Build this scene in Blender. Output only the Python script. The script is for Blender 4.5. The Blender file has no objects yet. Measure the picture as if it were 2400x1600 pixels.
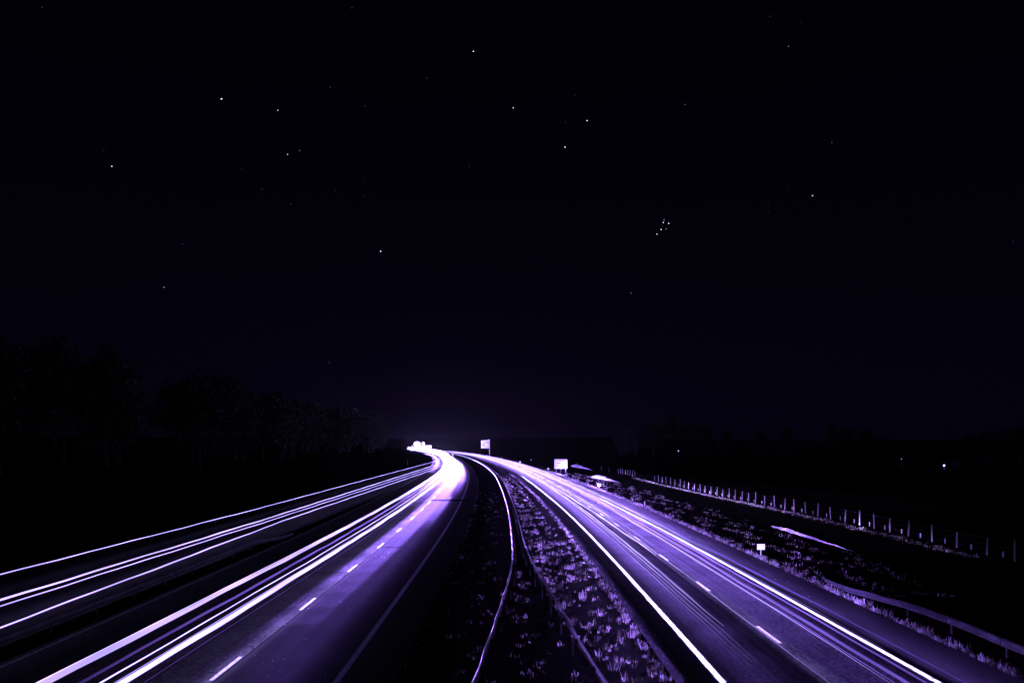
import bpy, bmesh, math, random
import numpy as np
from mathutils import Vector, Matrix
random.seed(7)
rng = np.random.default_rng(7)
S = bpy.context.scene
C = S.collection
PI = math.pi
R = math.radians

# ------------------------------------------------------------------ camera
CAM_H = 8.0                       # the photographer stands on a bridge over the road
cam_d = bpy.data.cameras.new('camera')
cam = bpy.data.objects.new('camera', cam_d)
C.objects.link(cam)
cam.location = (0, 0, CAM_H)
cam.rotation_euler = (R(90), 0, 0)
cam_d.sensor_width = 36
cam_d.lens = 30.0
cam_d.shift_y = 0.1
cam_d.clip_start = 0.5
cam_d.clip_end = 12000
S.camera = cam

# ------------------------------------------------------------------ night sky
world = bpy.data.worlds.new('World')
S.world = world
world.use_nodes = True
wn = world.node_tree.nodes
wl = world.node_tree.links
bg = wn['Background']
tc = wn.new('ShaderNodeTexCoord')
sx = wn.new('ShaderNodeSeparateXYZ')
ramp = wn.new('ShaderNodeValToRGB')
wl.new(tc.outputs['Generated'], sx.inputs[0])
wl.new(sx.outputs['Z'], ramp.inputs[0])
wl.new(ramp.outputs[0], bg.inputs['Color'])
ramp.color_ramp.elements[0].position = 0.0
ramp.color_ramp.elements[0].color = (0.0016, 0.0007, 0.0046, 1)
ramp.color_ramp.elements[1].position = 0.5
ramp.color_ramp.elements[1].color = (0.0004, 0.0002, 0.0012, 1)
e = ramp.color_ramp.elements.new(0.16)
e.color = (0.0009, 0.0004, 0.0030, 1)
bg.inputs['Strength'].default_value = 1.0

S.view_settings.view_transform = 'Standard'
S.view_settings.look = 'None'
S.view_settings.exposure = 0
S.view_settings.gamma = 1
S.view_settings.use_curve_mapping = False
S.render.engine = 'CYCLES'
S.cycles.use_denoising = True
S.cycles.max_bounces = 5
S.cycles.use_light_tree = True
S.cycles.sample_clamp_indirect = 3.0

LIGHT = (0.295, 0.152, 1.0)        # the violet of every lamp along the road
HOT = (0.42, 0.31, 1.0)

# ------------------------------------------------------------------ helpers
def tag(o, label=None, cat=None, group=None, kind=None):
    if label: o['label'] = label
    if cat: o['category'] = cat
    if group: o['group'] = group
    if kind: o['kind'] = kind
    return o

def empty(name, loc=(0, 0, 0), rz=0):
    o = bpy.data.objects.new(name, None)
    C.objects.link(o)
    o.location = loc
    o.rotation_euler = (0, 0, rz)
    return o

def meshobj(name, verts, faces, mat=None, parent=None, smooth=False, uv=None):
    me = bpy.data.meshes.new(name)
    me.from_pydata([tuple(map(float, v)) for v in verts], [], faces)
    me.update()
    if uv is not None:
        l = me.uv_layers.new(name='UVMap')
        idx = np.empty(len(me.loops), dtype=np.int32)
        me.loops.foreach_get('vertex_index', idx)
        l.data.foreach_set('uv', np.asarray(uv, dtype=np.float32)[idx].ravel())
    if smooth:
        me.polygons.foreach_set('use_smooth', [True] * len(me.polygons))
    if mat: me.materials.append(mat)
    o = bpy.data.objects.new(name, me)
    C.objects.link(o)
    if parent: o.parent = parent
    return o

def bmobj(name, bm, mat=None, parent=None, smooth=False):
    me = bpy.data.meshes.new(name)
    bm.to_mesh(me); bm.free()
    if smooth:
        me.polygons.foreach_set('use_smooth', [True] * len(me.polygons))
    if mat: me.materials.append(mat)
    o = bpy.data.objects.new(name, me)
    C.objects.link(o)
    if parent: o.parent = parent
    return o

def bx(bm, c, s, rot=None, bevel=0):
    r = bmesh.ops.create_cube(bm, size=1)
    vs = r['verts']
    M = Matrix.Translation(c) @ (rot.to_4x4() if rot else Matrix.Identity(4)) @ Matrix.Diagonal((s[0], s[1], s[2], 1))
    bmesh.ops.transform(bm, matrix=M, verts=vs)
    if bevel:
        ed = list({e for v in vs for e in v.link_edges})
        bmesh.ops.bevel(bm, geom=ed, offset=bevel, segments=2, affect='EDGES', profile=0.5)

def cyl(bm, a, b, r1, r2=None, n=8):
    a, b = Vector(a), Vector(b)
    d = b - a
    q = d.to_track_quat('Z', 'Y')
    M = Matrix.Translation((a + b) / 2) @ q.to_matrix().to_4x4()
    bmesh.ops.create_cone(bm, cap_ends=True, segments=n, radius1=r1, radius2=r1 if r2 is None else r2,
                          depth=d.length, matrix=M)

def copy_tree(o, parent=None):
    c = o.copy(); C.objects.link(c); c.parent = parent
    for ch in list(o.children):
        copy_tree(ch, c)
    return c

# ------------------------------------------------------------------ road alignment
_T = np.array([[-60, 0], [62, 0], [86, -.3], [121, -1.15], [193, -3.7], [235, -5.9], [320, -11.6], [432, -21.2],
               [572, -36], [800, -68], [1230, -137], [2000, -275]], float)
_fd = np.arange(-60, 2000, 5.0)
_fo = np.interp(_fd, _T[:, 0], _T[:, 1])
_fo = np.convolve(np.pad(_fo, 6, mode='edge'), np.ones(13) / 13, mode='valid')
def off(d):
    return np.interp(d, _fd, _fo)
def P(w, d, z=0.0):
    return (float(w + off(d)), float(d), float(z))
def stations(d0, d1):
    d = d0; out = [d0]
    while d < d1 - 1e-6:
        d = min(d1, d + max(2.0, min(25.0, abs(d) * .06)))
        out.append(d)
    return out

# ------------------------------------------------------------------ materials
def new_mat(name):
    m = bpy.data.materials.new(name); m.use_nodes = True
    nt = m.node_tree
    return m, nt, nt.nodes['Principled BSDF'], nt.links

def simple(name, col, rough=.6, metal=0, noise=0, nscale=8.0, spec=.5):
    m, nt, b, l = new_mat(name)
    b.inputs['Roughness'].default_value = rough
    b.inputs['Metallic'].default_value = metal
    b.inputs['Specular IOR Level'].default_value = spec
    if noise:
        t = nt.nodes.new('ShaderNodeTexCoord')
        n = nt.nodes.new('ShaderNodeTexNoise'); n.inputs['Scale'].default_value = nscale
        n.inputs['Detail'].default_value = 5
        r = nt.nodes.new('ShaderNodeValToRGB')
        r.color_ramp.elements[0].position = .3; r.color_ramp.elements[1].position = .7
        r.color_ramp.elements[0].color = tuple(c * (1 - noise) for c in col) + (1,)
        r.color_ramp.elements[1].color = tuple(min(1, c * (1 + noise)) for c in col) + (1,)
        l.new(t.outputs['Object'], n.inputs['Vector']); l.new(n.outputs['Fac'], r.inputs[0])
        l.new(r.outputs[0], b.inputs['Base Color'])
    else:
        b.inputs['Base Color'].default_value = (*col, 1)
    return m

def asphalt(name, c0, c1, rough, streak, grain_scale, bump, spec):
    """asphalt with stone grain, polished wheel tracks along the lane (UV = metres across, metres along)"""
    m, nt, b, l = new_mat(name)
    N = nt.nodes.new
    uv = N('ShaderNodeUVMap')
    mp = N('ShaderNodeMapping'); mp.inputs['Scale'].default_value = (3.2, .012, 1)
    l.new(uv.outputs[0], mp.inputs[0])
    st = N('ShaderNodeTexNoise'); st.inputs['Scale'].default_value = 1.0; st.inputs['Detail'].default_value = 6; st.inputs['Roughness'].default_value = .7
    l.new(mp.outputs[0], st.inputs['Vector'])
    g = N('ShaderNodeTexNoise'); g.inputs['Scale'].default_value = grain_scale; g.inputs['Detail'].default_value = 3; g.inputs['Roughness'].default_value = .8
    l.new(uv.outputs[0], g.inputs['Vector'])
    pt = N('ShaderNodeTexNoise'); pt.inputs['Scale'].default_value = .35; pt.inputs['Detail'].default_value = 6
    l.new(uv.outputs[0], pt.inputs['Vector'])
    b.inputs['Specular IOR Level'].default_value = spec
    def mul(a, s, o):
        n = N('ShaderNodeMath'); n.operation = 'MULTIPLY_ADD'; n.inputs[1].default_value = s; n.inputs[2].default_value = o
        l.new(a, n.inputs[0]); return n.outputs[0]
    def add(a, c):
        n = N('ShaderNodeMath'); n.operation = 'ADD'; l.new(a, n.inputs[0]); l.new(c, n.inputs[1]); return n.outputs[0]
    f = add(add(mul(st.outputs['Fac'], streak, .5 - streak * .5), mul(g.outputs['Fac'], 3.2, -1.6)), mul(pt.outputs['Fac'], 1.1, -.55))
    r = N('ShaderNodeValToRGB')
    r.color_ramp.elements[0].position = .2; r.color_ramp.elements[1].position = .85
    r.color_ramp.elements[0].color = (*c0, 1); r.color_ramp.elements[1].color = (*c1, 1)
    l.new(f, r.inputs[0]); l.new(r.outputs[0], b.inputs['Base Color'])
    rr = mul(st.outputs['Fac'], -.5 * streak, rough + .25 * streak)
    l.new(rr, b.inputs['Roughness'])
    bp = N('ShaderNodeBump'); bp.inputs['Strength'].default_value = bump; bp.inputs['Distance'].default_value = .02
    l.new(g.outputs['Fac'], bp.inputs['Height']); l.new(bp.outputs[0], b.inputs['Normal'])
    return m

M_ASPH_S = asphalt('smooth_asphalt', (.028, .028, .029), (.060, .060, .062), .55, .4, 9.0, .10, .12)
M_ASPH_C = asphalt('coarse_asphalt', (.006, .006, .006), (.11, .11, .11), .55, .5, 5.0, .35, .12)
M_ASPH_R = asphalt('worn_asphalt', (.008, .008, .009), (.085, .085, .088), .55, 1.1, 6.0, .25, .12)
M_SHOULD = asphalt('shoulder_asphalt', (.012, .012, .012), (.034, .034, .034), .6, .3, 8.0, .2, .12)
M_TAR = simple('tar', (.006, .006, .007), .9, spec=.05)
def paint():
    m, nt, b, l = new_mat('road_paint')
    t = nt.nodes.new('ShaderNodeTexCoord')
    n = nt.nodes.new('ShaderNodeTexNoise'); n.inputs['Scale'].default_value = 6; n.inputs['Detail'].default_value = 8
    r = nt.nodes.new('ShaderNodeValToRGB')
    r.color_ramp.elements[0].position = .25; r.color_ramp.elements[1].position = .5
    r.color_ramp.elements[0].color = (.35, .35, .35, 1); r.color_ramp.elements[1].color = (.8, .8, .78, 1)
    l.new(t.outputs['Object'], n.inputs['Vector']); l.new(n.outputs['Fac'], r.inputs[0]); l.new(r.outputs[0], b.inputs['Base Color'])
    b.inputs['Roughness'].default_value = .6
    return m
M_PAINT = paint()
M_OLDPAINT = simple('worn_paint', (.52, .52, .52), .7, noise=.35, nscale=5)
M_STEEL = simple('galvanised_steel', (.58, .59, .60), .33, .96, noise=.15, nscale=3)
M_BRIGHT = simple('brightened_steel', (.80, .80, .80), .4, .35, noise=.12, nscale=3)  # lighter steel copy: the rail's bright lit edge is put into the colour
M_DULL = simple('darkened_steel', (.17, .17, .175), .5, .8, noise=.3, nscale=2)  # darker steel copy: the dimness of the other rails is put into the colour
M_RAILPOST = simple('rail_post', (.03, .03, .03), .7)
M_POST = simple('weathered_wood', (.52, .50, .47), .8, noise=.3, nscale=6)
M_WIRE = simple('fence_wire', (.2, .2, .2), .6, .5)
M_WHITE = simple('sign_sheeting', (.85, .85, .84), .5)
M_PRINT = simple('sign_print', (.05, .05, .09), .5)
M_PRINT2 = simple('sign_print_pale', (.2, .2, .25), .5)
M_POLE = simple('painted_pole', (.6, .6, .6), .5, .2)
M_SOIL = simple('dark_soil', (.006, .006, .005), 1.0, noise=.5, nscale=1.2, spec=0)  # near-black base stands in for the shade under short grass
M_BANK = simple('pale_lit_bank', (.62, .62, .60), .9, noise=.3, nscale=4)  # pale base colour carries the headlight brightness on the banks
M_BARK = simple('bark', (.03, .026, .024), .9, noise=.4, nscale=5)
def leafy(name, a, b_, p0=0.0):
    m, nt, b, l = new_mat(name)
    oi = nt.nodes.new('ShaderNodeNewGeometry')
    r = nt.nodes.new('ShaderNodeValToRGB')
    r.color_ramp.elements[0].position = p0
    r.color_ramp.elements[0].color = (*a, 1); r.color_ramp.elements[1].color = (*b_, 1)
    l.new(oi.outputs['Random Per Island'], r.inputs[0]); l.new(r.outputs[0], b.inputs['Base Color'])
    b.inputs['Roughness'].default_value = .7
    return m
def grass_mat():
    m, nt, b, l = new_mat('dry_grass')
    at = nt.nodes.new('ShaderNodeAttribute'); at.attribute_name = 'tone'      # green tufts and bleached straw
    r = nt.nodes.new('ShaderNodeValToRGB')
    r.color_ramp.elements[0].position = .08; r.color_ramp.elements[1].position = .75
    r.color_ramp.elements[0].color = (.010, .012, .008, 1); r.color_ramp.elements[1].color = (.78, .75, .66, 1)
    e = r.color_ramp.elements.new(.3); e.color = (.12, .12, .08, 1)
    l.new(at.outputs['Fac'], r.inputs[0]); l.new(r.outputs[0], b.inputs['Base Color'])
    b.inputs['Roughness'].default_value = .8; b.inputs['Specular IOR Level'].default_value = .1
    return m
M_GRASS = grass_mat()
M_LEAF = leafy('foliage', (.008, .010, .007), (.022, .026, .016))

def glow(name, col):
    m = bpy.data.materials.new(name); m.use_nodes = True
    nt = m.node_tree; nt.nodes.clear()
    o = nt.nodes.new('ShaderNodeOutputMaterial'); em = nt.nodes.new('ShaderNodeEmission')
    at = nt.nodes.new('ShaderNodeAttribute'); at.attribute_name = 'power'
    em.inputs['Color'].default_value = (*col, 1)
    nt.links.new(at.outputs['Fac'], em.inputs['Strength']); nt.links.new(em.outputs[0], o.inputs['Surface'])
    return m
M_GLOW = glow('vehicle_light', LIGHT)
M_HOT = glow('vehicle_headlight', HOT)
def lamp_mat(name, col, s):
    m = bpy.data.materials.new(name); m.use_nodes = True
    nt = m.node_tree; nt.nodes.clear()
    o = nt.nodes.new('ShaderNodeOutputMaterial'); em = nt.nodes.new('ShaderNodeEmission')
    em.inputs['Color'].default_value = (*col, 1); em.inputs['Strength'].default_value = s
    nt.links.new(em.outputs[0], o.inputs['Surface'])
    return m

# ------------------------------------------------------------------ ground
def ssmooth(a, b, x):
    t = np.clip((x - a) / (b - a), 0, 1)
    return t * t * (3 - 2 * t)
def hgt(x, y):
    o = off(y)
    left = np.minimum(-34.0, o - 26.0)
    h = 5.5 * ssmooth(0, 26, left - x) + 5 * ssmooth(20, 90, left - x)
    h = h + 1.2 * ssmooth(45, 140, x - o) * ssmooth(0, 1, 1.0)
    r = np.hypot(x, y)
    h = h + (17 + 6 * np.sin(x * .0021 + 1) + 4 * np.sin(x * .0057)) * ssmooth(1350, 2600, r)
    h = h + .25 * np.sin(x * .11 + y * .05) * ssmooth(24, 40, x - o) + .4 * np.sin(x * .07) * np.sin(y * .05) * ssmooth(4, 20, left - x)
    return h - .06
xs = np.concatenate([np.linspace(-4000, -400, 10), np.linspace(-330, -110, 12), np.linspace(-100, 60, 65), np.linspace(68, 300, 25), np.linspace(400, 4000, 10)])
ys = np.concatenate([np.linspace(-200, 0, 6), np.linspace(8, 160, 30), np.linspace(170, 700, 40), np.linspace(750, 1500, 16), np.linspace(1600, 5000, 16)])
gv, gf = [], []
for y in ys:
    for x in xs: gv.append((x, y, float(hgt(x, y))))
nx = len(xs)
for j in range(len(ys) - 1):
    for i in range(nx - 1):
        a = j * nx + i
        gf.append((a, a + 1, a + nx + 1, a + nx))
tag(meshobj('ground', gv, gf, M_SOIL, smooth=True), kind='structure')

def strip(name, w0, w1, d0, d1, z, mat, parent=None, n=1, straight=False):
    st = stations(d0, d1)
    v, f, uv = [], [], []
    for d in st:
        for i in range(n + 1):
            t = i / n
            a = w0(d) if callable(w0) else w0
            b = w1(d) if callable(w1) else w1
            w = a + (b - a) * t
            v.append((w, d, z) if straight else P(w, d, z)); uv.append((w, d))
    for j in range(len(st) - 1):
        for i in range(n):
            a = j * (n + 1) + i
            f.append((a, a + 1, a + n + 2, a + n + 1))
    return meshobj(name, v, f, mat, parent, uv=uv)

ROAD_END = 1400
W_DASH_L, W_DASH_R = -10.2, 10.78
# left carriageway: smooth overtaking lane and coarse slow lane, meeting in a seam under the dashes
left_road = tag(strip('left_carriageway', -10.1, -4.0, -40, ROAD_END, 0, M_ASPH_S), kind='structure')
slow = strip('slow_lane', -18.7, -10.1, -40, ROAD_END, 0, M_ASPH_C, left_road)
right_road = tag(strip('right_carriageway', 5.5, 14.55, -40, ROAD_END, 0, M_ASPH_R), kind='structure')
strip('hard_shoulder', 14.55, 17.3, -40, ROAD_END, 0, M_SHOULD, right_road)
# slip road: leaves the bend straight on towards the camera
def slip_l(d): return -31.5 - 3 * ssmooth(100, 380, d)
def slip_r(d): return float(np.minimum(-20.2, -18.75 + off(d)))
sv = stations(-40, 400)
tag(strip('slip_road', slip_l, slip_r, -40, 400, -.012, M_SHOULD, straight=True), kind='structure')

def line(name, w, width, d0, d1, mat, parent, z=.004):
    return strip(name, w - width / 2, w + width / 2, d0, d1, z, mat, parent)
line('edge_line', -5.92, .22, 16, 900, M_OLDPAINT, left_road)
line('edge_line', -18.35, .18, 16, 500, M_OLDPAINT, left_road)
line('edge_line', 7.08, .23, 16, 1000, M_PAINT, right_road)
# the right edge line is broken by narrow drainage cuts near the camera
ds = 16.0
cuts = [24.2, 25.3, 26.5, 27.8, 29.2, 30.6, 32.1]
prev = 16.0
for c in cuts:
    line('edge_line', 14.32, .23, prev, c - .06, M_PAINT, right_road); prev = c
line('edge_line', 14.32, .23, prev, 1000, M_PAINT, right_road)
line('seam', -10.04, .05, 16, 160, M_TAR, left_road, z=.004)
for k in range(0, 60):
    d = 28.9 + 12.25 * (k - 1)
    o = line('lane_dash', W_DASH_L, .15, d, d + 3.2, M_PAINT, left_road, z=.008)
    d = 34.3 + 12.15 * (k - 1)
    o = line('lane_dash', W_DASH_R, .15, d, d + 3.2, M_PAINT, right_road, z=.008)
# transverse tar joints
def joint(w0, w1, d, width, parent):
    n = 10; v = []; f = []
    for i in range(n + 1):
        w = w0 + (w1 - w0) * i / n
        q = .35 + .65 * math.sin(PI * (i + .5) / (n + 1)); e = width * .12 * random.uniform(-1, 1)
        v += [P(w, d + width * (.5 - .5 * q) + e, .006), P(w, d + width * (.5 + .5 * q) + e * .5, .006)]
    for i in range(n): f.append((2 * i, 2 * i + 2, 2 * i + 3, 2 * i + 1))
    meshobj('tar_joint', v, f, M_TAR, parent)
joint(-10.3, -4.6, 119.5, 4.2, left_road)
joint(-12.4, -10.1, 53.0, .22, left_road)
joint(-10.0, -8.0, 66.0, .35, left_road)

# ------------------------------------------------------------------ guardrails
PROF = [(-.02, .0), (.035, .02), (.045, .07), (.0, .12), (-.0, .19), (.045, .24), (.042, .28), (.026, .304), (0, .314), (-.026, .304), (-.034, .285)]   # W section (depth, height)
def wbeam(path, side, z0, name, parent, mat):
    v, f = [], []
    n = len(PROF)
    for p in path:
        for (dx, dz) in PROF:
            v.append((p[0] + side * dx, p[1], p[2] + z0 + dz))
    for j in range(len(path) - 1):
        for i in range(n - 1):
            a = j * n + i
            f.append((a, a + 1, a + n + 1, a + n))
    o = meshobj(name, v, f, mat, parent)
    return o
bm = bmesh.new()
bx(bm, (0, 0, .37), (.06, .10, .74), bevel=.01)
POST_ME = bpy.data.meshes.new('post'); bm.to_mesh(POST_ME); bm.free(); POST_ME.materials.append(M_RAILPOST)
bm = bmesh.new()
bx(bm, (0, 0, 0), (.16, .12, .2), bevel=.01)
BLOCK_ME = bpy.data.meshes.new('spacer'); bm.to_mesh(BLOCK_ME); bm.free(); BLOCK_ME.materials.append(M_RAILPOST)
def inst(name, me, loc, parent, rz=0, sc=(1, 1, 1)):
    o = bpy.data.objects.new(name, me); C.objects.link(o); o.location = loc; o.rotation_euler = (0, 0, rz); o.scale = sc
    o.parent = parent; return o
def guardrail(label, xf, d0, d1, side, far=150, end_taper=False, group=None, mat=None):
    t = tag(empty('guardrail'), label, 'guardrail', group)
    d = d0
    while d < d1 - .01:
        L = 4.0 if d < far else 16.0
        e = min(d1, d + L)
        path = []
        for s in np.linspace(d + .03, e - .03, 3 if L < 5 else 4):
            zz = 0
            if end_taper: zz = -.62 * float(ssmooth(d1 - 14, d1, s))
            path.append((xf(s) + .018 * math.sin(s * 1.9 + side) + .012 * math.sin(s * .77), s, zz + .012 * math.sin(s * 1.3)))
        wbeam(path, side, .44 + (.004 if int(d) % 8 < 4 else 0), 'beam', t, mat or M_STEEL)
        zz = -.62 * float(ssmooth(d1 - 14, d1, d)) if end_taper else 0
        if d < 260:
            inst('post', POST_ME, (xf(d) - side * .21, d, zz), t)
            inst('spacer', BLOCK_ME, (xf(d) - side * .10, d, .60 + zz), t)
        d = e
    return t
lw = np.array([[0, -2.2], [25.1, -1.26], [29.8, -.96], [37.6, -.55], [47, -.1], [54, .1], [60, .13], [2000, .13]])
rw = np.array([[0, 4.1], [25.1, 2.94], [32, 2.49], [38, 2.17], [47, 1.6], [55, 1.22], [66, 1.0], [90, .95], [2000, .95]])
def xl(d): return float(np.interp(d, lw[:, 0], lw[:, 1]) + off(d))
def xr(d): return float(np.interp(d, rw[:, 0], rw[:, 1]) + off(d))
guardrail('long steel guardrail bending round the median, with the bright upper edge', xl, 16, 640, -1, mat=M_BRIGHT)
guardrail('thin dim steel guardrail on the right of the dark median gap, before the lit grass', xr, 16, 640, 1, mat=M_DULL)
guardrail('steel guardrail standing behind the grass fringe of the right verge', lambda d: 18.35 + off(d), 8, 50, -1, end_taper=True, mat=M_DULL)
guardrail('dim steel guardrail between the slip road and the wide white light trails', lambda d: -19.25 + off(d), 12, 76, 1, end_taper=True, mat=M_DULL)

# ------------------------------------------------------------------ light trails
def trail(label, X, z, r, d0, d1, power, mat=None, group='light trails of passing vehicles', follow=True, taper=0.0, flat=1.0, X2=None):
    """one lamp's path through the picture. X: lateral place on the road (number or table of d, x)"""
    st = [d0]
    while st[-1] < d1 - 1e-6: st.append(min(d1, st[-1] + max(2.0, min(25.0, abs(st[-1]) * .03))))
    v, f, pw = [], [], []
    n = 6; ph = random.uniform(0, 60); wob = min(.014, r * .5)
    for d in st:
        if isinstance(X, (int, float)): x = X
        else: x = float(np.interp(d, [q[0] for q in X], [q[1] for q in X]))
        if follow: x += float(off(d))
        x += wob * (math.sin(d * .21 + ph) + .6 * math.sin(d * .53 + 2 * ph))
        zz = (z(d) if callable(z) else z) + wob * (math.sin(d * .34 + ph * 1.7) + .7 * math.sin(d * .9 + ph))
        rr = r * (1 + .10 * math.sin(d * .17 + ph) + .07 * math.sin(d * .61 + ph * 2))
        um = 1 + .16 * math.sin(d * .23 + ph * 3) + .12 * math.sin(d * .71 + ph)
        if taper and d > d1 - taper: rr = r * max(.15, (d1 - d) / taper)
        if taper and d < d0 + taper: rr = min(rr, r * max(.15, (d - d0) / taper))
        for i in range(n):
            a = 2 * PI * i / n
            v.append((x + rr * math.cos(a), d, zz + rr * flat * math.sin(a)))
            pw.append(um * (power(d) if callable(power) else power))
    for j in range(len(st) - 1):
        for i in range(n):
            a = j * n + i; b = j * n + (i + 1) % n
            f.append((a, b, b + n, a + n))
    o = meshobj('light_trail', v, f, mat or M_GLOW)
    at = o.data.attributes.new('power', 'FLOAT', 'POINT')
    at.data.foreach_set('value', np.array(pw, np.float32))
    return tag(o, label, 'light trail', group)

def ramp_p(near, far, d0=30, d1=170, p=1.5):
    return lambda d: near + (far - near) * float(np.clip((d - d0) / (d1 - d0), 0, 1)) ** p
HZ = 1.2
H1 = CAM_H - HZ
GL = 'light trails in the slow lane left of the dashed line'
trail('thickest pale violet-white light trail, farthest left on the left carriageway', -1.957 * H1, HZ, .082, 10, 1250, ramp_p(1.7, 9), M_HOT, GL, flat=1.0)
trail('hair-thin light trail lying along the upper side of the farthest left thick trail', -1.983 * H1, HZ + .03, .012, 10, 300, ramp_p(4, 8), M_HOT, GL)
trail('dim violet light trail running between the two thick white trails', -1.812 * 7.2, .8, .05, 12, 420, ramp_p(.10, 3, 20, 140, 1.2), M_GLOW, GL)
trail('thin sharp white light trail just left of the nearer thick white trail', -1.725 * 7.0, 1.0, .018, 10, 600, ramp_p(4, 8), M_HOT, GL)
trail('thickest and whitest light trail on the left carriageway, nearer the dashed line', -1.632 * H1, HZ, .086, 10, 1250, ramp_p(3.1, 11), M_HOT, GL)
trail('hairline violet light trail edging the nearest thick white trail', -1.665 * H1, HZ, .010, 10, 200, ramp_p(2, 6), M_HOT, GL)
trail('faint violet hairline on the asphalt side of the nearest thick trail', -1.545 * 7.5, .5, .012, 12, 120, ramp_p(.25, 1.5), M_GLOW, GL)
# lamps merging in the bend; wide and high tubes are added for its bloom
k = 0
for X, z, d0, r in ((-13.6, .8, 110, .14), (-12.6, .9, 130, .16), (-11.5, .7, 120, .15), (-10.7, .8, 150, .16), (-9.9, .7, 165, .16), (-9.2, .75, 200, .16), (-12.2, 1.6, 180, .12), (-13.0, 2.2, 220, .10), (-8.4, .7, 260, .2), (-11.2, 3.0, 330, .3), (-12.6, 3.6, 360, .3), (-10.4, 2.2, 300, .25)):
    trail('one of the white light trails and bloom tubes filling the bend where all lanes run together', X, z, r, d0, 1250, ramp_p(3, 13, d0, d0 + 130, 1.2), M_HOT, 'merging light trails in the far bend', taper=45)

GS = 'light trails on the slip road'
trail('uppermost thin white light trail, farthest out on the slip road', [(-40, -28.6), (95, -28.7), (370, -32.6)], .7, .03, -10, 372, ramp_p(2.4, 5, 30, 300), M_HOT, GS, follow=False)
trail('upper line of the close pair of white light trails on the slip road', [(-40, -24.0), (80, -23.95), (314, -26.8)], .7, .045, -10, 330, ramp_p(2.4, 5, 30, 300), M_HOT, GS, follow=False)
trail('lower and thinner line of the close pair of white trails on the slip road', [(-40, -23.05), (80, -23.1), (290, -24.4)], .7, .028, -10, 320, ramp_p(2.4, 5, 30, 300), M_HOT, GS, follow=False)
trail('lowest white light trail of the slip road, just above the guardrail', [(-40, -20.35), (34, -20.4), (82, -21.8), (232, -22.3), (300, -23.2)], .7, .035, -10, 300, ramp_p(2.4, 5, 30, 300), M_HOT, GS, follow=False)

# right carriageway: tail lamps and side lamps going away
GR = 'light trails on the right carriageway'
def kX(k, z): return k * (CAM_H - z)
trail('bright lilac light trail in the fast lane beside the continuous left edge line', kX(1.165, .75), .75, .05, 34, 900, ramp_p(.5, 4.5, 34, 130, 1.1), M_HOT, GR, taper=8)
trail('long bright white light trail running into the dashed lane line', [(50, kX(1.315, .6)), (90, kX(1.27, .6)), (140, kX(1.23, .6)), (900, kX(1.22, .6))], .6, .06, 57, 900, ramp_p(3, 6, 57, 150), M_HOT, GR, taper=10)
trail('short blunt white light trail ending between the lanes beside the long bright one', [(80, kX(1.385, .6)), (160, kX(1.42, .6)), (600, kX(1.40, .6))], .6, .07, 82, 600, ramp_p(3, 6, 82, 200), M_HOT, GR, taper=12)
trail('bright lilac light trail down the middle of the slow lane, running out of the picture', kX(1.655, .85), .85, .045, 14, 900, ramp_p(.40, 7, 24, 110, 1.3), M_GLOW, GR)
trail('second lilac light trail of the slow lane, right of the middle one', kX(1.737, .95), .95, .030, 14, 900, ramp_p(.30, 6, 24, 110, 1.3), M_GLOW, GR)
trail('soft violet ribbon of light lying left of the white right edge line', kX(1.725, .55), .55, .085, 40, 900, ramp_p(.5, 5, 40, 120, 1.2), M_GLOW, GR, taper=14, flat=.4)
trail('wide pale light trail right of the white right edge line', kX(1.86, .9), .9, .075, 50, 900, ramp_p(.4, 3.5, 50, 120, 1.1), M_HOT, GR, taper=22, flat=.7)
# fine threads
for i in range(110):
    lane = i % 2
    X = random.uniform(7.7, 9.9) if lane == 0 else random.uniform(11.0, 13.5)
    z = random.choice([.45, .6, .75, .85, 1.0, 1.3])
    d0 = random.choice([20, 28, 36, 45, 55, 70, 85]) if i < 30 else random.uniform(60, 150)
    trail('faint hair-thin violet light streak among the trails of the %s lane on the right' % ('fast' if lane == 0 else 'slow'),
          [(0, X + random.uniform(-.25, .25)), (120, X), (300, X + random.uniform(-.3, .3)), (900, X)], z, random.uniform(.009, .024) * (1 if i < 30 else 1.4), d0, 800,
          ramp_p(random.uniform(.12, .6), random.uniform(1.2, 5), d0, d0 + random.uniform(50, 120), 1.1), M_HOT if i % 3 else M_GLOW,
          'faint threads of light in the %s lane on the right' % ('fast' if lane == 0 else 'slow'), taper=15)

# ------------------------------------------------------------------ added lamps for the vehicles' headlight light, plus extra fill
def beam_run(w, z, width, prof, spread=180, tilt=0, d_max=500, col=None):
    """a chain of added lamps whose strength follows the table prof (d, watts per metre)"""
    d = prof[0][0]
    while d < min(prof[-1][0], d_max):
        L = 4.0 if d < 90 else (8.0 if d < 180 else 25.0)
        p = float(np.interp(d + L / 2, [q[0] for q in prof], [q[1] for q in prof]))
        ld = bpy.data.lights.new('beam_fill', 'AREA')
        ld.shape = 'RECTANGLE'; ld.size = width; ld.size_y = L
        ld.energy = p * L; ld.color = col or LIGHT; ld.spread = R(spread)
        o = bpy.data.objects.new('beam_fill', ld); C.objects.link(o)
        a = Vector(P(w, d, z)); b = Vector(P(w, d + L, z))
        o.location = (a + b) / 2
        o.rotation_euler = (0, R(tilt), math.atan2(b.y - a.y, b.x - a.x) - PI / 2)
        d += L
def spot(name, loc, target, energy, deg, blend=.6, rad=.15, col=None):
    ld = bpy.data.lights.new(name, 'SPOT')
    ld.energy = energy; ld.color = col or LIGHT; ld.spot_size = R(deg); ld.spot_blend = blend; ld.shadow_soft_size = rad
    o = bpy.data.objects.new(name, ld); C.objects.link(o)
    o.location = loc
    o.rotation_euler = (Vector(target) - Vector(loc)).to_track_quat('-Z', 'Y').to_euler()
    return o
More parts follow.
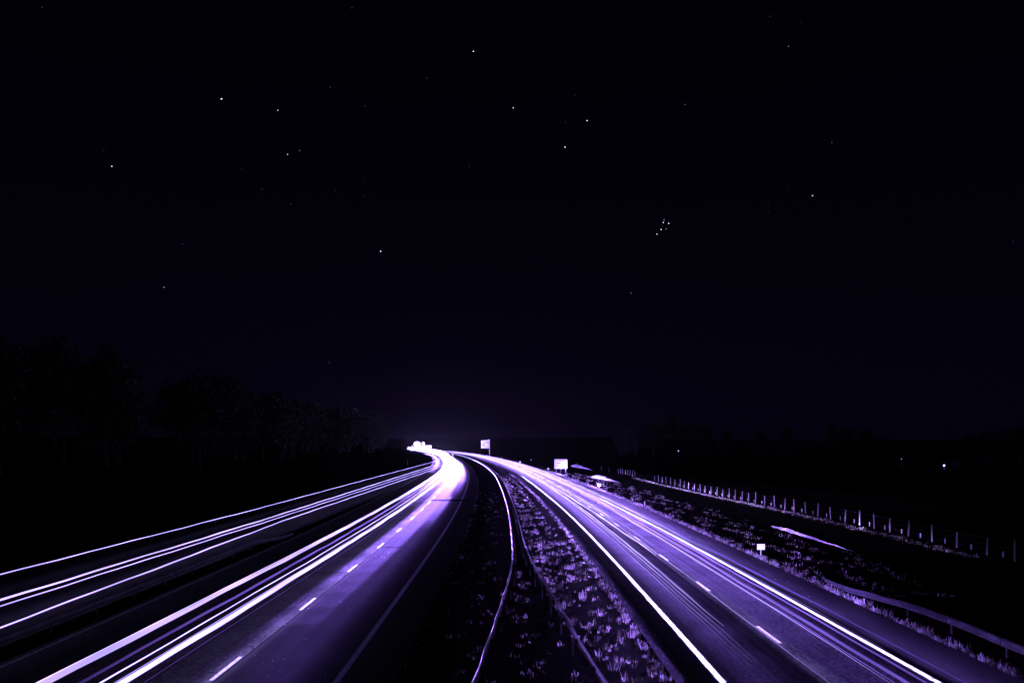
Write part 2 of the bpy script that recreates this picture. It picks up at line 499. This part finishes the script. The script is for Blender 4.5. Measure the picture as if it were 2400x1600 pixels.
PR = [(20, 2), (32, 7), (45, 21), (60, 45), (85, 80), (120, 120), (200, 190), (500, 260)]
beam_run(8.6, 1.0, 1.2, [(d, p * .95) for d, p in PR], spread=150)
beam_run(12.2, 1.0, 2.5, [(d, p * 2.2) for d, p in PR], spread=110)
PG = [(16, 30), (30, 42), (45, 52), (70, 60), (110, 64), (200, 80), (500, 90)]
beam_run(7.5, .95, .25, PG, tilt=74, spread=27)                      # added side lamps that light the median grass
PV = [(16, 20), (40, 26), (55, 40), (75, 95), (110, 280), (200, 380), (500, 400)]
beam_run(14.1, .8, .25, PV, tilt=-64, spread=53)                     # more added side lamps, for the right verge
beam_run(14.0, 1.0, .15, [(58, 2), (72, 9), (90, 26), (160, 42), (235, 22)], tilt=-87, spread=6, col=HOT)   # narrow lamps added to brighten the fence posts
PL = [(26, 0), (36, 8), (46, 40), (58, 90), (75, 180), (95, 300), (130, 480), (160, 900), (195, 2400), (240, 3800), (320, 4500), (500, 4500)]
beam_run(-9.75, 1.0, 2.3, PL, spread=36)
beam_run(-8.4, 1.3, 1.0, [(14, 4), (40, 8), (80, 14), (150, 30), (300, 60), (500, 60)], spread=150)  # added wash that makes the left edge line show
beam_run(-7.6, 1.0, 1.2, [(130, 0), (165, 90), (220, 500), (320, 1200), (500, 1200)], spread=95)  # added to spread the bend's bloom over the road
beam_run(-16.5, 1.2, 1.0, [(240, 0), (320, 350), (450, 700), (700, 900)], spread=140, d_max=700)  # added for the violet fringe left of the far bend
beam_run(-12.5, 1.0, 3.0, [(110, 0), (150, 250), (195, 1500), (300, 3000), (500, 3000)], spread=60)
PE = [(14, 5), (40, 7), (80, 9), (200, 12)]
beam_run(14.28, .5, .2, PE, spread=30, col=HOT)  # narrow lamps added right over both edge lines to brighten their paint
beam_run(7.10, .5, .2, PE, spread=30, col=HOT)
beam_run(10.78, .7, .5, [(18, 2), (34, 4), (60, 6), (120, 10)], spread=60, col=HOT)  # lamps added along both rows of dashes to brighten their paint
beam_run(-10.2, .7, .5, [(18, 3), (30, 5), (60, 7), (120, 10)], spread=60, col=HOT)
beam_run(-8.3, 1.0, 1.3, [(82, 0), (118, 170), (150, 420), (200, 1000), (400, 1200)], spread=50)
# lamps added over the overtaking lane to brighten the median guardrail's top edge
beam_run(-7.4, 1.0, .15, [(16, 7), (40, 20), (60, 40), (100, 60), (200, 80), (500, 100)], tilt=-87.5, spread=7)

# ------------------------------------------------------------------ signs
def lit(x, d, z, e, back=28, deg=20):
    spot('added_spot', (x - 3.5, d - back, .8), (x, d, z), e, deg, .5, col=HOT)
def marker_plate(d, label):
    lit(17.75 + float(off(d)), d, .75, 60000, 22, 5)
    t = tag(empty('marker_plate', P(17.75, d, 0)), label, 'marker', 'white marker plates along the right verge')
    bm = bmesh.new(); bx(bm, (0, 0, .72), (.56, .03, .42), bevel=.012); bmobj('plate', bm, M_WHITE, t)
    bm = bmesh.new(); cyl(bm, (0, .03, -.05), (0, .03, .66), .03); bmobj('post', bm, M_POLE, t)
    return t
for d, l in ((60.5, 'largest white marker plate, on a short post at the fringe of the right verge'),
             (152, 'white marker plate on the right verge below the broad pale bank'),
             (252, 'white marker plate on the verge just left of the three-legged sign'),
             (352, 'white marker plate halfway between the cantilever sign and the three-legged sign'),
             (452, 'small white marker plate on the verge right of the cantilever sign post'),
             (552, 'small white marker plate at the foot of the cantilever sign'),
             (652, 'tiny white marker plate beyond the cantilever sign along the far bend')):
    marker_plate(d, l)
# small delineators
def delineator(x, d, h, label):
    t = tag(empty('delineator_post', (x, d, 0)), label, 'road marker')
    bm = bmesh.new(); bx(bm, (0, 0, h / 2), (.12, .10, h), bevel=.02); bmobj('post', bm, M_POLE, t)
    bm = bmesh.new(); bx(bm, (0, -.06, h - .14), (.13, .02, .16), bevel=.004); bmobj('reflector', bm, M_WHITE, t)
    return t
delineator(-40.0, 327, 1.6, 'lone hooked white marker post left of the slip road, by the dark trees')
delineator(float(17.85 + off(208)), 208, .5, 'low white marker post on the verge just right of the three-legged sign')
delineator(18.0 - .9, 110, .6, 'short white post in the right verge between the two nearest marker plates')

# three-legged sign
dS = 242
t = tag(empty('road_sign', P(20.3, dS, 0), R(2)), 'wide white three-legged road sign with thin dark border on right verge', 'road sign')
bm = bmesh.new(); bx(bm, (0, 0, 2.37), (3.7, .06, 2.66), bevel=.05); bmobj('panel', bm, M_WHITE, t)
def bars(rects, y, th, mat, name, parent):
    for (cx, cz, w, h) in rects:
        bm = bmesh.new(); bx(bm, (cx, y, cz), (w, th, h)); bmobj(name, bm, mat, parent)
bars([(0, 3.32, 3.1, .06), (0, 1.42, 3.1, .06), (-1.52, 2.37, .06, 1.84), (1.52, 2.37, .06, 1.84)], -.036, .012, M_PRINT2, 'border', t)
def lettering(x0, z0, h, n, mat, parent, wfac=.62):
    """rows of upright letter-like strokes: the writing is too small to read in the photograph"""
    bm = bmesh.new(); x = x0
    for i in range(n):
        w = h * wfac * random.choice([.7, 1, 1, 1.15]); s = h * .17
        bx(bm, (x + s / 2, -.04, z0), (s, .012, h))
        if random.random() < .7: bx(bm, (x + w - s / 2, -.04, z0), (s, .012, h))
        for q in random.sample([-.42, 0, .42], 2): bx(bm, (x + w / 2, -.041, z0 + q * h), (w - .02, .012, s))
        x += w + h * .22
    return bmobj('lettering', bm, mat, parent)
lettering(-1.25, 2.62, .34, 6, M_PRINT, t)
lettering(-1.25, 1.92, .28, 7, M_PRINT2, t)
for x in (-1.35, 0, 1.35):
    bm = bmesh.new(); cyl(bm, (x, .10, -.1), (x, .10, 3.4), .07); bmobj('leg', bm, M_POLE, t)

lit(20.3 + float(off(dS)), dS, 2.4, 70000)
# cantilever sign
dC = 552
t = tag(empty('cantilever_sign', P(19.3, dC, 0), R(4)), 'square white direction sign hung high from one post at the far bend', 'road sign')
bm = bmesh.new(); bx(bm, (-2.7, -.25, 7.75), (5.5, .12, 5.1), bevel=.06); bmobj('panel', bm, M_WHITE, t)
bm = bmesh.new(); bx(bm, (-.55, -.25, 10.68), (1.6, .10, .62), bevel=.05); bmobj('number_tab', bm, M_WHITE, t)
lettering(-2.9, 9.0, .95, 5, M_PRINT2, t)
for o_ in t.children:
    pass
bm = bmesh.new(); bx(bm, (-4.05, -.33, 7.3), (.28, .03, 1.5)); bx(bm, (-3.45, -.33, 7.75), (.28, .03, 2.2)); bx(bm, (-3.1, -.33, 8.75), (.8, .03, .28)); bmobj('arrow_diagram', bm, M_PRINT2, t)
bm = bmesh.new(); cyl(bm, (.15, 0, -.2), (.15, 0, 10.4), .34, .24, 10); bmobj('post', bm, M_POLE, t)
bm = bmesh.new(); cyl(bm, (.15, 0, 9.4), (-4.8, 0, 9.4), .16); cyl(bm, (.15, 0, 6.4), (-4.8, 0, 6.4), .16); bmobj('arm', bm, M_POLE, t)
for ch in t.children:
    if ch.name.startswith('lettering'): ch.location.y = -.29

lit(16.6 + float(off(dC)), dC, 7.6, 260000, 36, 24)
# far gantry
dG = 900
gx = -92.0
t = tag(empty('sign_gantry', (gx, dG, 0)), 'far overhead gantry with two round-topped white panels above the blazing bend', 'gantry')
def lx(u): return (u - 1200) * dG / 2000 - gx
def vz(v): return CAM_H - (v - 1040) * dG / 2000
x0, x1 = lx(963), lx(1012)
bm = bmesh.new(); bx(bm, ((x0 + x1) / 2, 0, vz(1046)), (x1 - x0, 1.4, 2.9), bevel=.5); bmobj('beam', bm, M_WHITE, t)
for x in (x0 + .5, x1 - .5):
    bm = bmesh.new(); cyl(bm, (x, .2, -.5), (x, .2, vz(1046)), .35); bmobj('leg', bm, M_POLE, t)
def arched(cx, w, zb, zt, sh):
    bm = bmesh.new(); pts = []
    n = 10
    pts.append((cx - w / 2, zb)); pts.append((cx + w / 2, zb))
    for i in range(n + 1):
        a = PI * i / n
        pts.append((cx + w / 2 * math.cos(a), zb + sh + (zt - zb - sh) * math.sin(a)))
    vs = [bm.verts.new((p[0], -.15, p[1])) for p in pts]
    f = bm.faces.new(vs)
    r = bmesh.ops.extrude_face_region(bm, geom=[f])
    bmesh.ops.translate(bm, vec=(0, .3, 0), verts=[g for g in r['geom'] if isinstance(g, bmesh.types.BMVert)])
    bmesh.ops.recalc_face_normals(bm, faces=bm.faces)
    bmobj('panel', bm, M_WHITE, t)
arched(lx(977.5), 7.2, vz(1042.2), vz(1033.3), 1.0)
arched(lx(991), 4.2, vz(1042.2), vz(1034.3), 1.4)
spot('added_spot', (gx + 4, dG - 45, 1.2), (gx - 3, dG, 7), 1300000, 60, .7, col=HOT)  # strong spot added to brighten the gantry

# forked marker in the far median
dY = 500
t = tag(empty('gore_marker', (-34.6, dY, 0)), 'forked white marker standing in the far median beside the blazing bend', 'road marker')
bm = bmesh.new(); cyl(bm, (0, 0, -.1), (0, 0, 1.6), .35, .3); bmobj('post', bm, M_WHITE, t)
bm = bmesh.new(); cyl(bm, (0, 0, 1.5), (-.8, 0, 2.6), .28); cyl(bm, (0, 0, 1.5), (.8, 0, 2.6), .28); bmobj('arm', bm, M_WHITE, t)
bm = bmesh.new(); bx(bm, (0, -.2, 3.2), (.9, .12, 1.0), bevel=.05); bmobj('plate', bm, M_WHITE, t)
spot('added_spot', (-33, dY - 30, 1.0), (-34.6, dY, 2), 150000, 14, .7)  # spot added to brighten the forked marker
lit(-40, 327, 1.3, 8000, 20, 9)  # added spot for the left marker post, standing off the road

# ------------------------------------------------------------------ right field: pale banks, fence
def bank(w0, w1, d0, d1, h, wmax, label=None):  # lit streaks of slope, built as low pale mounds
    v, f = [], []
    n, m = 48, 8
    for i in range(n + 1):
        t_ = i / n; d = d0 + (d1 - d0) * t_
        wc = w0 + (w1 - w0) * t_ + random.gauss(0, .05)
        env = min(1, t_ * 1.5) ** 1.1 * min(1, (1 - t_) * 4.5) ** .6
        wd = wmax * env * random.uniform(.7, 1.2) + .03
        for j in range(m + 1):
            q = j / m
            zz = h * env * math.sin(PI * q) * random.uniform(.55, 1.2)
            v.append((wc + (q - .5) * wd, d + random.gauss(0, .05), -.07 + zz))
    for i in range(n):
        for j in range(m):
            a = i * (m + 1) + j
            f.append((a, a + 1, a + m + 2, a + m + 1))
    o = meshobj('lit_bank', v, f, M_BANK)
    tag(o, label, 'bank', 'pale banks beside the verge')
bank(25.7, 25.4, 63, 84, .22, .5, 'long thin pale bank in the dark field behind the nearest marker plate')
bank(22.6, 19.4, 178, 208, .7, 2.0, 'broad pale bank between the three-legged sign and the dark field')
bank(25.0, 21.5, 262, 310, .9, 1.6, 'narrow pale bank tapering off behind the three-legged sign')

fence = tag(empty('field_fence'), 'field fence of pale upright posts along the dark field at right', 'fence')
bm = bmesh.new(); cyl(bm, (0, 0, -.3), (0, 0, 1.35), .058, .052, 7); bx(bm, (0, 0, 1.36), (.05, .05, .03))
FP = bpy.data.meshes.new('post'); bm.to_mesh(FP); bm.free(); FP.materials.append(M_POST)
bm = bmesh.new(); cyl(bm, (0, 0, -.3), (0, 0, .5), .05, .045, 6)
FS = bpy.data.meshes.new('stake'); bm.to_mesh(FS); bm.free(); FS.materials.append(M_POST)
def fx(d): return 34.2 + .15 * math.sin(d * .05) + float(off(d)) * .9
d = 58.0; pts = []
while d < 330:
    if not (189 < d < 206 or (d > 231 and random.random() < .72)):
        z = float(hgt(fx(d), d))
        inst('post', FP, (fx(d) + random.uniform(-.08, .08), d, z), fence, random.random() * 6, (1, 1, random.uniform(.8, 1.12))).rotation_euler[0] = random.uniform(-.07, .07)
        if d < 170: inst('stake', FS, (fx(d) + .5, d - 1.2, z - .1), fence)
    pts.append(d); d += 3.75 + random.uniform(-.55, .55)
for zz in (.4, .8, 1.2):
    v, f = [], []
    for d in pts:
        z = float(hgt(fx(d), d)) + zz
        v += [(fx(d) - .09, d, z - .004), (fx(d) - .09, d, z + .004)]
    for j in range(len(pts) - 1): f.append((2 * j, 2 * j + 2, 2 * j + 3, 2 * j + 1))
    meshobj('wire', v, f, M_WIRE, fence)

# ------------------------------------------------------------------ grass
def tufts(name, pos, mat, label_kind='stuff', blades=(7, 15), hmin=.05, hmax=.28, spread=.13):
    V, F, T = [], [], []
    for (x, y, z, s) in pos:
        n = random.randint(*blades); tn = random.random() ** 1.5 * (.35 + .9 * clump_noise(x, y, 2.2))
        for _ in range(n):
            a = random.uniform(0, 2 * PI); rr = spread * s * math.sqrt(random.random())
            bx_, by_ = x + rr * math.cos(a), y + rr * math.sin(a)
            h = random.uniform(hmin, hmax) * s
            ln = random.uniform(.15, .7) * h
            dx, dy = math.cos(a) * ln, math.sin(a) * ln
            wd = random.uniform(.004, .011) * (1 + y * .010)
            pa = a + PI / 2 + random.uniform(-.8, .8)
            px, py = math.cos(pa) * wd, math.sin(pa) * wd
            i = len(V)
            V += [(bx_ - px, by_ - py, z - .03), (bx_ + px, by_ + py, z - .03),
                  (bx_ + dx * .45 + px * .8, by_ + dy * .45 + py * .8, z + h * .65), (bx_ + dx * .45 - px * .8, by_ + dy * .45 - py * .8, z + h * .65),
                  (bx_ + dx, by_ + dy, z + h * random.uniform(.85, 1))]
            F += [(i, i + 1, i + 2, i + 3), (i + 3, i + 2, i + 4)]
            T += [tn * random.uniform(.6, 1.4)] * 5
    o = meshobj(name, V, F, mat)
    o.data.attributes.new('tone', 'FLOAT', 'POINT').data.foreach_set('value', np.array(T, np.float32))
    return tag(o, kind=label_kind)
def clump_noise(x, y, s):
    return .5 + .25 * math.sin(x * 1.7 * s + 1.3 * math.sin(y * .9 * s)) + .25 * math.sin(y * 1.3 * s + 2.1 * math.sin(x * 1.1 * s))
pos = []
# dense fringe along the right carriageway's kerb side of the median
for d in np.arange(20, 230, .10):
    for _ in range(2 if d < 90 else 1):
        if random.random() < .75 * clump_noise(3, d * 1.9, 1):
            pos.append((*P(5.42 - abs(random.gauss(0, .22)), d + random.uniform(0, .1), -.05), random.uniform(.6, 1.15)))
# two mown rows farther in, ragged
for wc, sd, p in ((3.55, .28, .75), (2.35, .22, .55), (1.65, .15, .4)):
    for d in np.arange(22, 210, .17):
        w = wc + random.gauss(0, sd)
        if w > np.interp(d, rw[:, 0], rw[:, 1]) + .25 and random.random() < p * (1.6 if clump_noise(w, d, .8) > .5 else .15):
            pos.append((*P(w, d, -.05), .35 + 1.2 * random.random() ** 2))
for _ in range(2300):
    d = 21 + 50 * random.random() ** 1.7; w = random.uniform(1.2, 5.4)
    if w > np.interp(d, rw[:, 0], rw[:, 1]) + .2 and clump_noise(w * 1.5, d * 1.2, 1.3) > .62:
        pos.append((*P(w, d, -.05), .3 + 1.5 * random.random() ** 3))
tufts('median_grass', pos, M_GRASS, blades=(8, 17))
pos = []
for _ in range(500):                                   # inside the rails, sparse
    d = 21 + 34 * random.random()
    a = np.interp(d, lw[:, 0], lw[:, 1]) + .3; b = np.interp(d, rw[:, 0], rw[:, 1]) - .3
    if b > a:
        w = random.uniform(a, b)
        if clump_noise(w * 2, d, 1.1) > .6: pos.append((*P(w, d, -.05), random.uniform(.4, 1)))
for _ in range(1100):                                   # left half of the median
    d = 21 + 120 * random.random() ** 1.6; w = random.uniform(-3.95, -.4)
    if w < np.interp(d, lw[:, 0], lw[:, 1]) - .25 and clump_noise(w * 1.6, d * .8, 1.0) > .58:
        pos.append((*P(w, d, -.05), random.uniform(.3, .8)))
for d in np.arange(24, 200, .25):
    if random.random() < .35: pos.append((*P(-3.95 + abs(random.gauss(0, .12)), d, -.05), random.uniform(.3, .7)))
tufts('dim_median_grass', pos, M_GRASS, blades=(3, 8), hmax=.26, spread=.2)
pos = []
for d in np.arange(14, 260, .10):                       # fringe of the right verge
    for _q in range(2 if random.random() < (.4 + .7 * clump_noise(1, d * 2.2, 1)) else 0):
        pos.append((*P(17.4 + abs(random.gauss(0, .16)), d + random.uniform(0, .1), -.05), (.45 + 1.2 * random.random() ** 2) * (1 if d < 120 else .8)))
tufts('verge_grass', pos, M_GRASS, blades=(8, 16))
pos = []
for _ in range(5200):                                   # rough verge between shoulder and field
    d = 45 + 190 * random.random() ** 1.2; w = 17.8 + 7.5 * random.random() ** 1.3
    if clump_noise(w * 1.3, d * .35, 1) > .52: pos.append((*P(w, d, float(hgt(w + off(d), d)) + .01), random.uniform(.4, 1.0)))
for _ in range(1500):
    d = 60 + 140 * random.random(); w = 32.6 + random.gauss(0, .35)
    pos.append((*P(w, d, float(hgt(w + off(d), d)) + .01), random.uniform(.5, 1.1)))
tufts('rough_field_grass', pos, M_GRASS, blades=(3, 7), spread=.3)

# pale stone chips on the asphalt
V, F = [], []
def chip(x, y, s):
    i = len(V); a = random.uniform(0, 3)
    for q in range(4):
        V.append((x + s * math.cos(a + q * PI / 2) * random.uniform(.6, 1), y + s * math.sin(a + q * PI / 2) * random.uniform(.6, 1), .004))
    V.append((x, y, .004 + s * 1.3))
    for q in range(4): F.append((i + q, i + (q + 1) % 4, i + 4))
for _ in range(70):
    chip(random.gauss(-8.6, .9), random.uniform(24, 75), random.uniform(.015, .035))
for _ in range(60):
    chip(5.6 + abs(random.gauss(0, .35)), random.uniform(22, 60), random.uniform(.015, .035))
for _ in range(14):
    chip(random.uniform(14.6, 17), random.uniform(22, 80), random.uniform(.015, .04))
tag(meshobj('stone_chips', V, F, M_WHITE), kind='stuff')

# ------------------------------------------------------------------ trees
def crown_mesh(seed, rx, rz, n):
    rs = random.Random(seed)
    V, F = [], []
    cl = []
    for _ in range(16):
        a = rs.uniform(0, 2 * PI); u = rs.random() ** .5
        z = rs.uniform(-.75, 1)
        rad = math.sqrt(max(.05, 1 - z * z)) * u
        cl.append((rx * rad * math.cos(a) * .8, rx * rad * math.sin(a) * .8, rz * z * .75, rs.uniform(.28, .5)))
    for _ in range(n):
        c = rs.choice(cl)
        p = Vector((rs.gauss(0, 1), rs.gauss(0, 1), rs.gauss(0, 1))).normalized() * (rs.random() ** .4) * c[3] * rx
        p += Vector((c[0], c[1], c[2]))
        s = rs.uniform(.10, .26)
        q = Vector((rs.gauss(0, 1), rs.gauss(0, 1), rs.gauss(0, 1))).normalized()
        t1 = q.orthogonal().normalized() * s; t2 = q.cross(t1).normalized() * s * .6
        i = len(V)
        V += [p - t1, p + t2, p + t1, p - t2]
        F.append((i, i + 1, i + 2, i + 3))
    me = bpy.data.meshes.new('crown')
    me.from_pydata([tuple(v) for v in V], [], F); me.materials.append(M_LEAF)
    return me
def trunk_mesh(seed, h):
    rs = random.Random(seed); bm = bmesh.new()
    p = Vector((0, 0, -.5)); r = .3
    for i in range(4):
        q = p + Vector((rs.uniform(-.2, .2), rs.uniform(-.2, .2), h / 4)); cyl(bm, p, q, r, r * .75, 7); p = q; r *= .75
    for i in range(6):
        a = rs.uniform(0, 6.28); z = h * rs.uniform(.45, .9)
        cyl(bm, (0, 0, z), (math.cos(a) * h * .28, math.sin(a) * h * .28, z + h * .25), .12, .03, 5)
    me = bpy.data.meshes.new('trunk'); bm.to_mesh(me); bm.free(); me.materials.append(M_BARK)
    return me
KIND = [(crown_mesh(i, 3.4 + .5 * (i % 3), 4.6 + .6 * (i % 2), 2600), trunk_mesh(i, 8.5)) for i in range(5)]
def tree(x, y, s, label, group):
    cm, tm = random.choice(KIND)
    t = tag(empty('tree', (x, y, float(hgt(x, y))), random.uniform(0, 6.28)), label, 'tree', group)
    t.scale = (s, s, s * random.uniform(.9, 1.15))
    inst('trunk', tm, (0, 0, 0), t)
    inst('crown', cm, (0, 0, 5.0), t, 0, (1.1, 1.1, 1.35))
LBL = 'dark leafy tree in the black wood on the slope left of the slip road'
GRP = 'trees of the wood on the left slope'
for i in range(40):
    y = 95 + i * 10.5 + random.uniform(-3, 3)
    x = min(-47, -43 + float(off(y)) - 2) - random.uniform(0, 8) - 8 * float(ssmooth(160, 90, y))
    tree(x, y, random.uniform(1.15, 1.5), LBL, GRP)
for i in range(26):
    y = 115 + i * 15 + random.uniform(-4, 4)
    x = -66 + float(off(y)) * .9 - random.uniform(0, 14)
    tree(x, y, random.uniform(1.3, 1.75), LBL, GRP)
LBR = 'dark tree on the skyline far beyond the field at right'
for u, vt, d in ((1455, 985, 520), (1490, 972, 500), (1530, 968, 500), (1575, 966, 480), (1612, 974, 480), (1650, 990, 500), (1700, 1000, 520), (1780, 1000, 500), (1850, 992, 470), (1950, 994, 430), (1985, 990, 420), (2030, 993, 420), (2058, 1003, 430), (2275, 1004, 330), (2312, 994, 320), (2350, 984, 310), (2390, 988, 300), (2425, 990, 300)):
    x = (u - 1200) * d / 2000
    ht = CAM_H + (1040 - vt) * d / 2000 - float(hgt(x, d))
    tree(x, d, ht / 12.5, LBR, 'trees on the skyline beyond the right field')

spot('added_spot', P(14, 130, .8), (20.5, 196, .3), 500000, 9, .6)  # this and the next spots are added to brighten the pale banks
spot('added_spot', P(14, 200, .8), (22.5, 285, .5), 700000, 9, .6)
spot('added_spot', P(14, 30, .8), (25.5, 76, .1), 60000, 9, .6)

# lit corner of the far field
xl_, yl_ = 119.5, 236
t = tag(empty('garden_lamp', (xl_, yl_, float(hgt(xl_, yl_)))), 'small bright lamp burning on a short post in the dark field at right', 'lamp')
bm = bmesh.new(); cyl(bm, (0, 0, -.2), (0, 0, .75), .05); bmobj('post', bm, M_POLE, t)
bm = bmesh.new(); bmesh.ops.create_icosphere(bm, subdivisions=2, radius=.23, matrix=Matrix.Translation((0, 0, 1.05)))
bmobj('globe', bm, lamp_mat('lamp_globe', HOT, 9), t, smooth=True)
pl = bpy.data.lights.new('lamp_light', 'POINT'); pl.energy = 150; pl.color = LIGHT; pl.shadow_soft_size = .3
o = bpy.data.objects.new('lamp_light', pl); C.objects.link(o); o.location = (xl_, yl_ - .6, 2.6)
def bush(x, y, s, label):
    t = tag(empty('bush', (x, y, float(hgt(x, y)))), label, 'bush')
    t.scale = (s, s, s)
    inst('foliage', KIND[1][0], (0, 0, 1.6), t, 0, (.45, .45, .36))
    bm = bmesh.new()
    for i in range(5):
        a = i * 1.25; cyl(bm, (0, 0, -.2), (.7 * math.cos(a), .7 * math.sin(a), 1.8), .05, .02, 5)
    bmobj('stem', bm, M_BARK, t)
bush(109.5, 238, 1.3, 'dim violet-lit bush left of the burning lamp in the field')
bush(123.6, 237, .9, 'small speckled bush right of the burning lamp in the field')
def dot_lamp(u, v, d, rad, label):
    x = (u - 1200) * d / 2000; z = CAM_H - (v - 1040) * d / 2000
    g0 = float(hgt(x, d))
    t = tag(empty('distant_lamp', (x, d, g0)), label, 'lamp')
    bm = bmesh.new(); cyl(bm, (0, 0, -.2), (0, 0, z - g0), .08, .06); bmobj('post', bm, M_POLE, t)
    bm = bmesh.new(); bmesh.ops.create_icosphere(bm, subdivisions=1, radius=rad, matrix=Matrix.Translation((0, 0, z - g0)))
    bmobj('globe', bm, lamp_mat('distant_globe', (.6, .5, 1), 2.2), t)
dot_lamp(1590, 1056, 420, .28, 'tiny far lamp shining above the fence line at right')
dot_lamp(2113, 1075, 250, .16, 'tiny lamp above the dim bush in the far field')
dot_lamp(1244.5, 1077, 420, .24, 'small white lamp on the dark slope above the right verge')

# ------------------------------------------------------------------ stars
bm = bmesh.new(); bmesh.ops.create_icosphere(bm, subdivisions=1, radius=1)
STAR = bpy.data.meshes.new('star'); bm.to_mesh(STAR); bm.free()
SM = [lamp_mat('star_bright', (.86, .8, 1), 5.0), lamp_mat('star_mid', (.62, .56, 1), 1.4), lamp_mat('star_faint', (.5, .48, .8), .45)]
SMESH = []
for m in SM:
    me = STAR.copy(); me.materials.append(m); SMESH.append(me)
def star(u, v, b, label, group=None, rad=None):
    d = 6000.0
    o = bpy.data.objects.new('star', SMESH[b]); C.objects.link(o)
    o.location = ((u - 1200) * d / 2000, d, CAM_H - (v - 1040) * d / 2000)
    r = .55 * (rad or (1.25, 1.1, 1.15)[b]) * d / 2000
    o.scale = (r * 1.25, r, r * .85); o.rotation_euler = (0, R(-20), 0)
    tag(o, label, 'star', group)
star(519, 232, 0, 'brightest star of all, high in the sky at upper left', rad=2.1)
star(262, 390, 0, 'bright star low and left of the brightest one, next to a faint companion', rad=1.7)
star(384.5, 673, 0, 'bright star alone above the wooded slope')
star(651, 259, 0, 'bright star a little right of and below the brightest star', rad=1.2)
star(674, 362, 0, 'brighter lower star of the small close pair', rad=1.2)
star(702, 353, 1, 'dimmer upper star of the small close pair', rad=1.3)
star(772, 849, 0, 'lowest bright star, standing nearest above the blazing bend', rad=1.1)
star(1109.5, 121, 0, 'bright star near the top of the sky above the road', rad=1.5)
star(892, 589, 0, 'bright lone star halfway up, left of the road bend', rad=1.6)
star(1203, 253, 0, 'fairly bright star level with and left of the topmost right pair', rad=1.3)
star(1376, 283, 0, 'upper bright star of the loose pair above the star cluster', rad=1.5)
star(1324.5, 345, 0, 'lower bright star of the loose pair above the star cluster', rad=1.7)
star(1606, 245, 1, 'middling star alone, right of the loose pair', rad=1.3)
star(1848, 109, 1, 'middling star near the top right of the sky', rad=1.5)
star(1904.5, 459, 0, 'bright star right of the little star cluster', rad=1.25)
star(1949.5, 334.5, 1, 'middling star farthest right among the upper stars', rad=1.2)
star(1479, 687, 1, 'middling star below the little star cluster', rad=1.2)
for (u, v, b, l) in ((1556.6, 515, 1, 'topmost star of the little star cluster'), (1554.8, 521.4, 0, 'second star from the top of the little star cluster'),
                     (1567.3, 523.6, 0, 'rightmost star of the little star cluster'), (1549.6, 538, 0, 'brightest star at the heart of the little star cluster'),
                     (1561.7, 536.3, 1, 'small star right of the brightest one in the star cluster'), (1539.7, 548.4, 0, 'lowest star of the little star cluster')):
    star(u, v, b, l, 'stars of the little cluster', rad=1.35)
for (u, v) in ((99, 18), (243, 353), (412, 579), (428, 571), (614, 444), (682, 478), (785, 446), (745, 664), (446, 643), (825, 19), (855, 249.5), (1001, 183), (1100, 389.6), (853, 422),
               (851, 459), (1482, 89), (1347, 224), (1308.5, 494), (1342, 534), (1257, 607.6), (1312, 771), (1805, 39), (1878, 53), (1848, 441), (1801, 475), (1801, 497), (2375, 566), (1325, 286), (774, 205), (566, 395)):
    star(u, v, 2, 'faint pinprick star scattered in the dark sky', 'faint stars scattered over the sky')

# ------------------------------------------------------------------ haze
m = bpy.data.materials.new('haze'); m.use_nodes = True
nt = m.node_tree; nt.nodes.clear()
o = nt.nodes.new('ShaderNodeOutputMaterial'); vn = nt.nodes.new('ShaderNodeVolumePrincipled')
vn.inputs['Color'].default_value = (.8, .8, .85, 1); vn.inputs['Density'].default_value = .00006; vn.inputs['Anisotropy'].default_value = .5  # thin haze added to give the lights a halo
nt.links.new(vn.outputs[0], o.inputs['Volume'])
bm = bmesh.new(); bx(bm, (0, 2350, 24), (8300, 5500, 56))
tag(bmobj('haze', bm, m), kind='stuff')
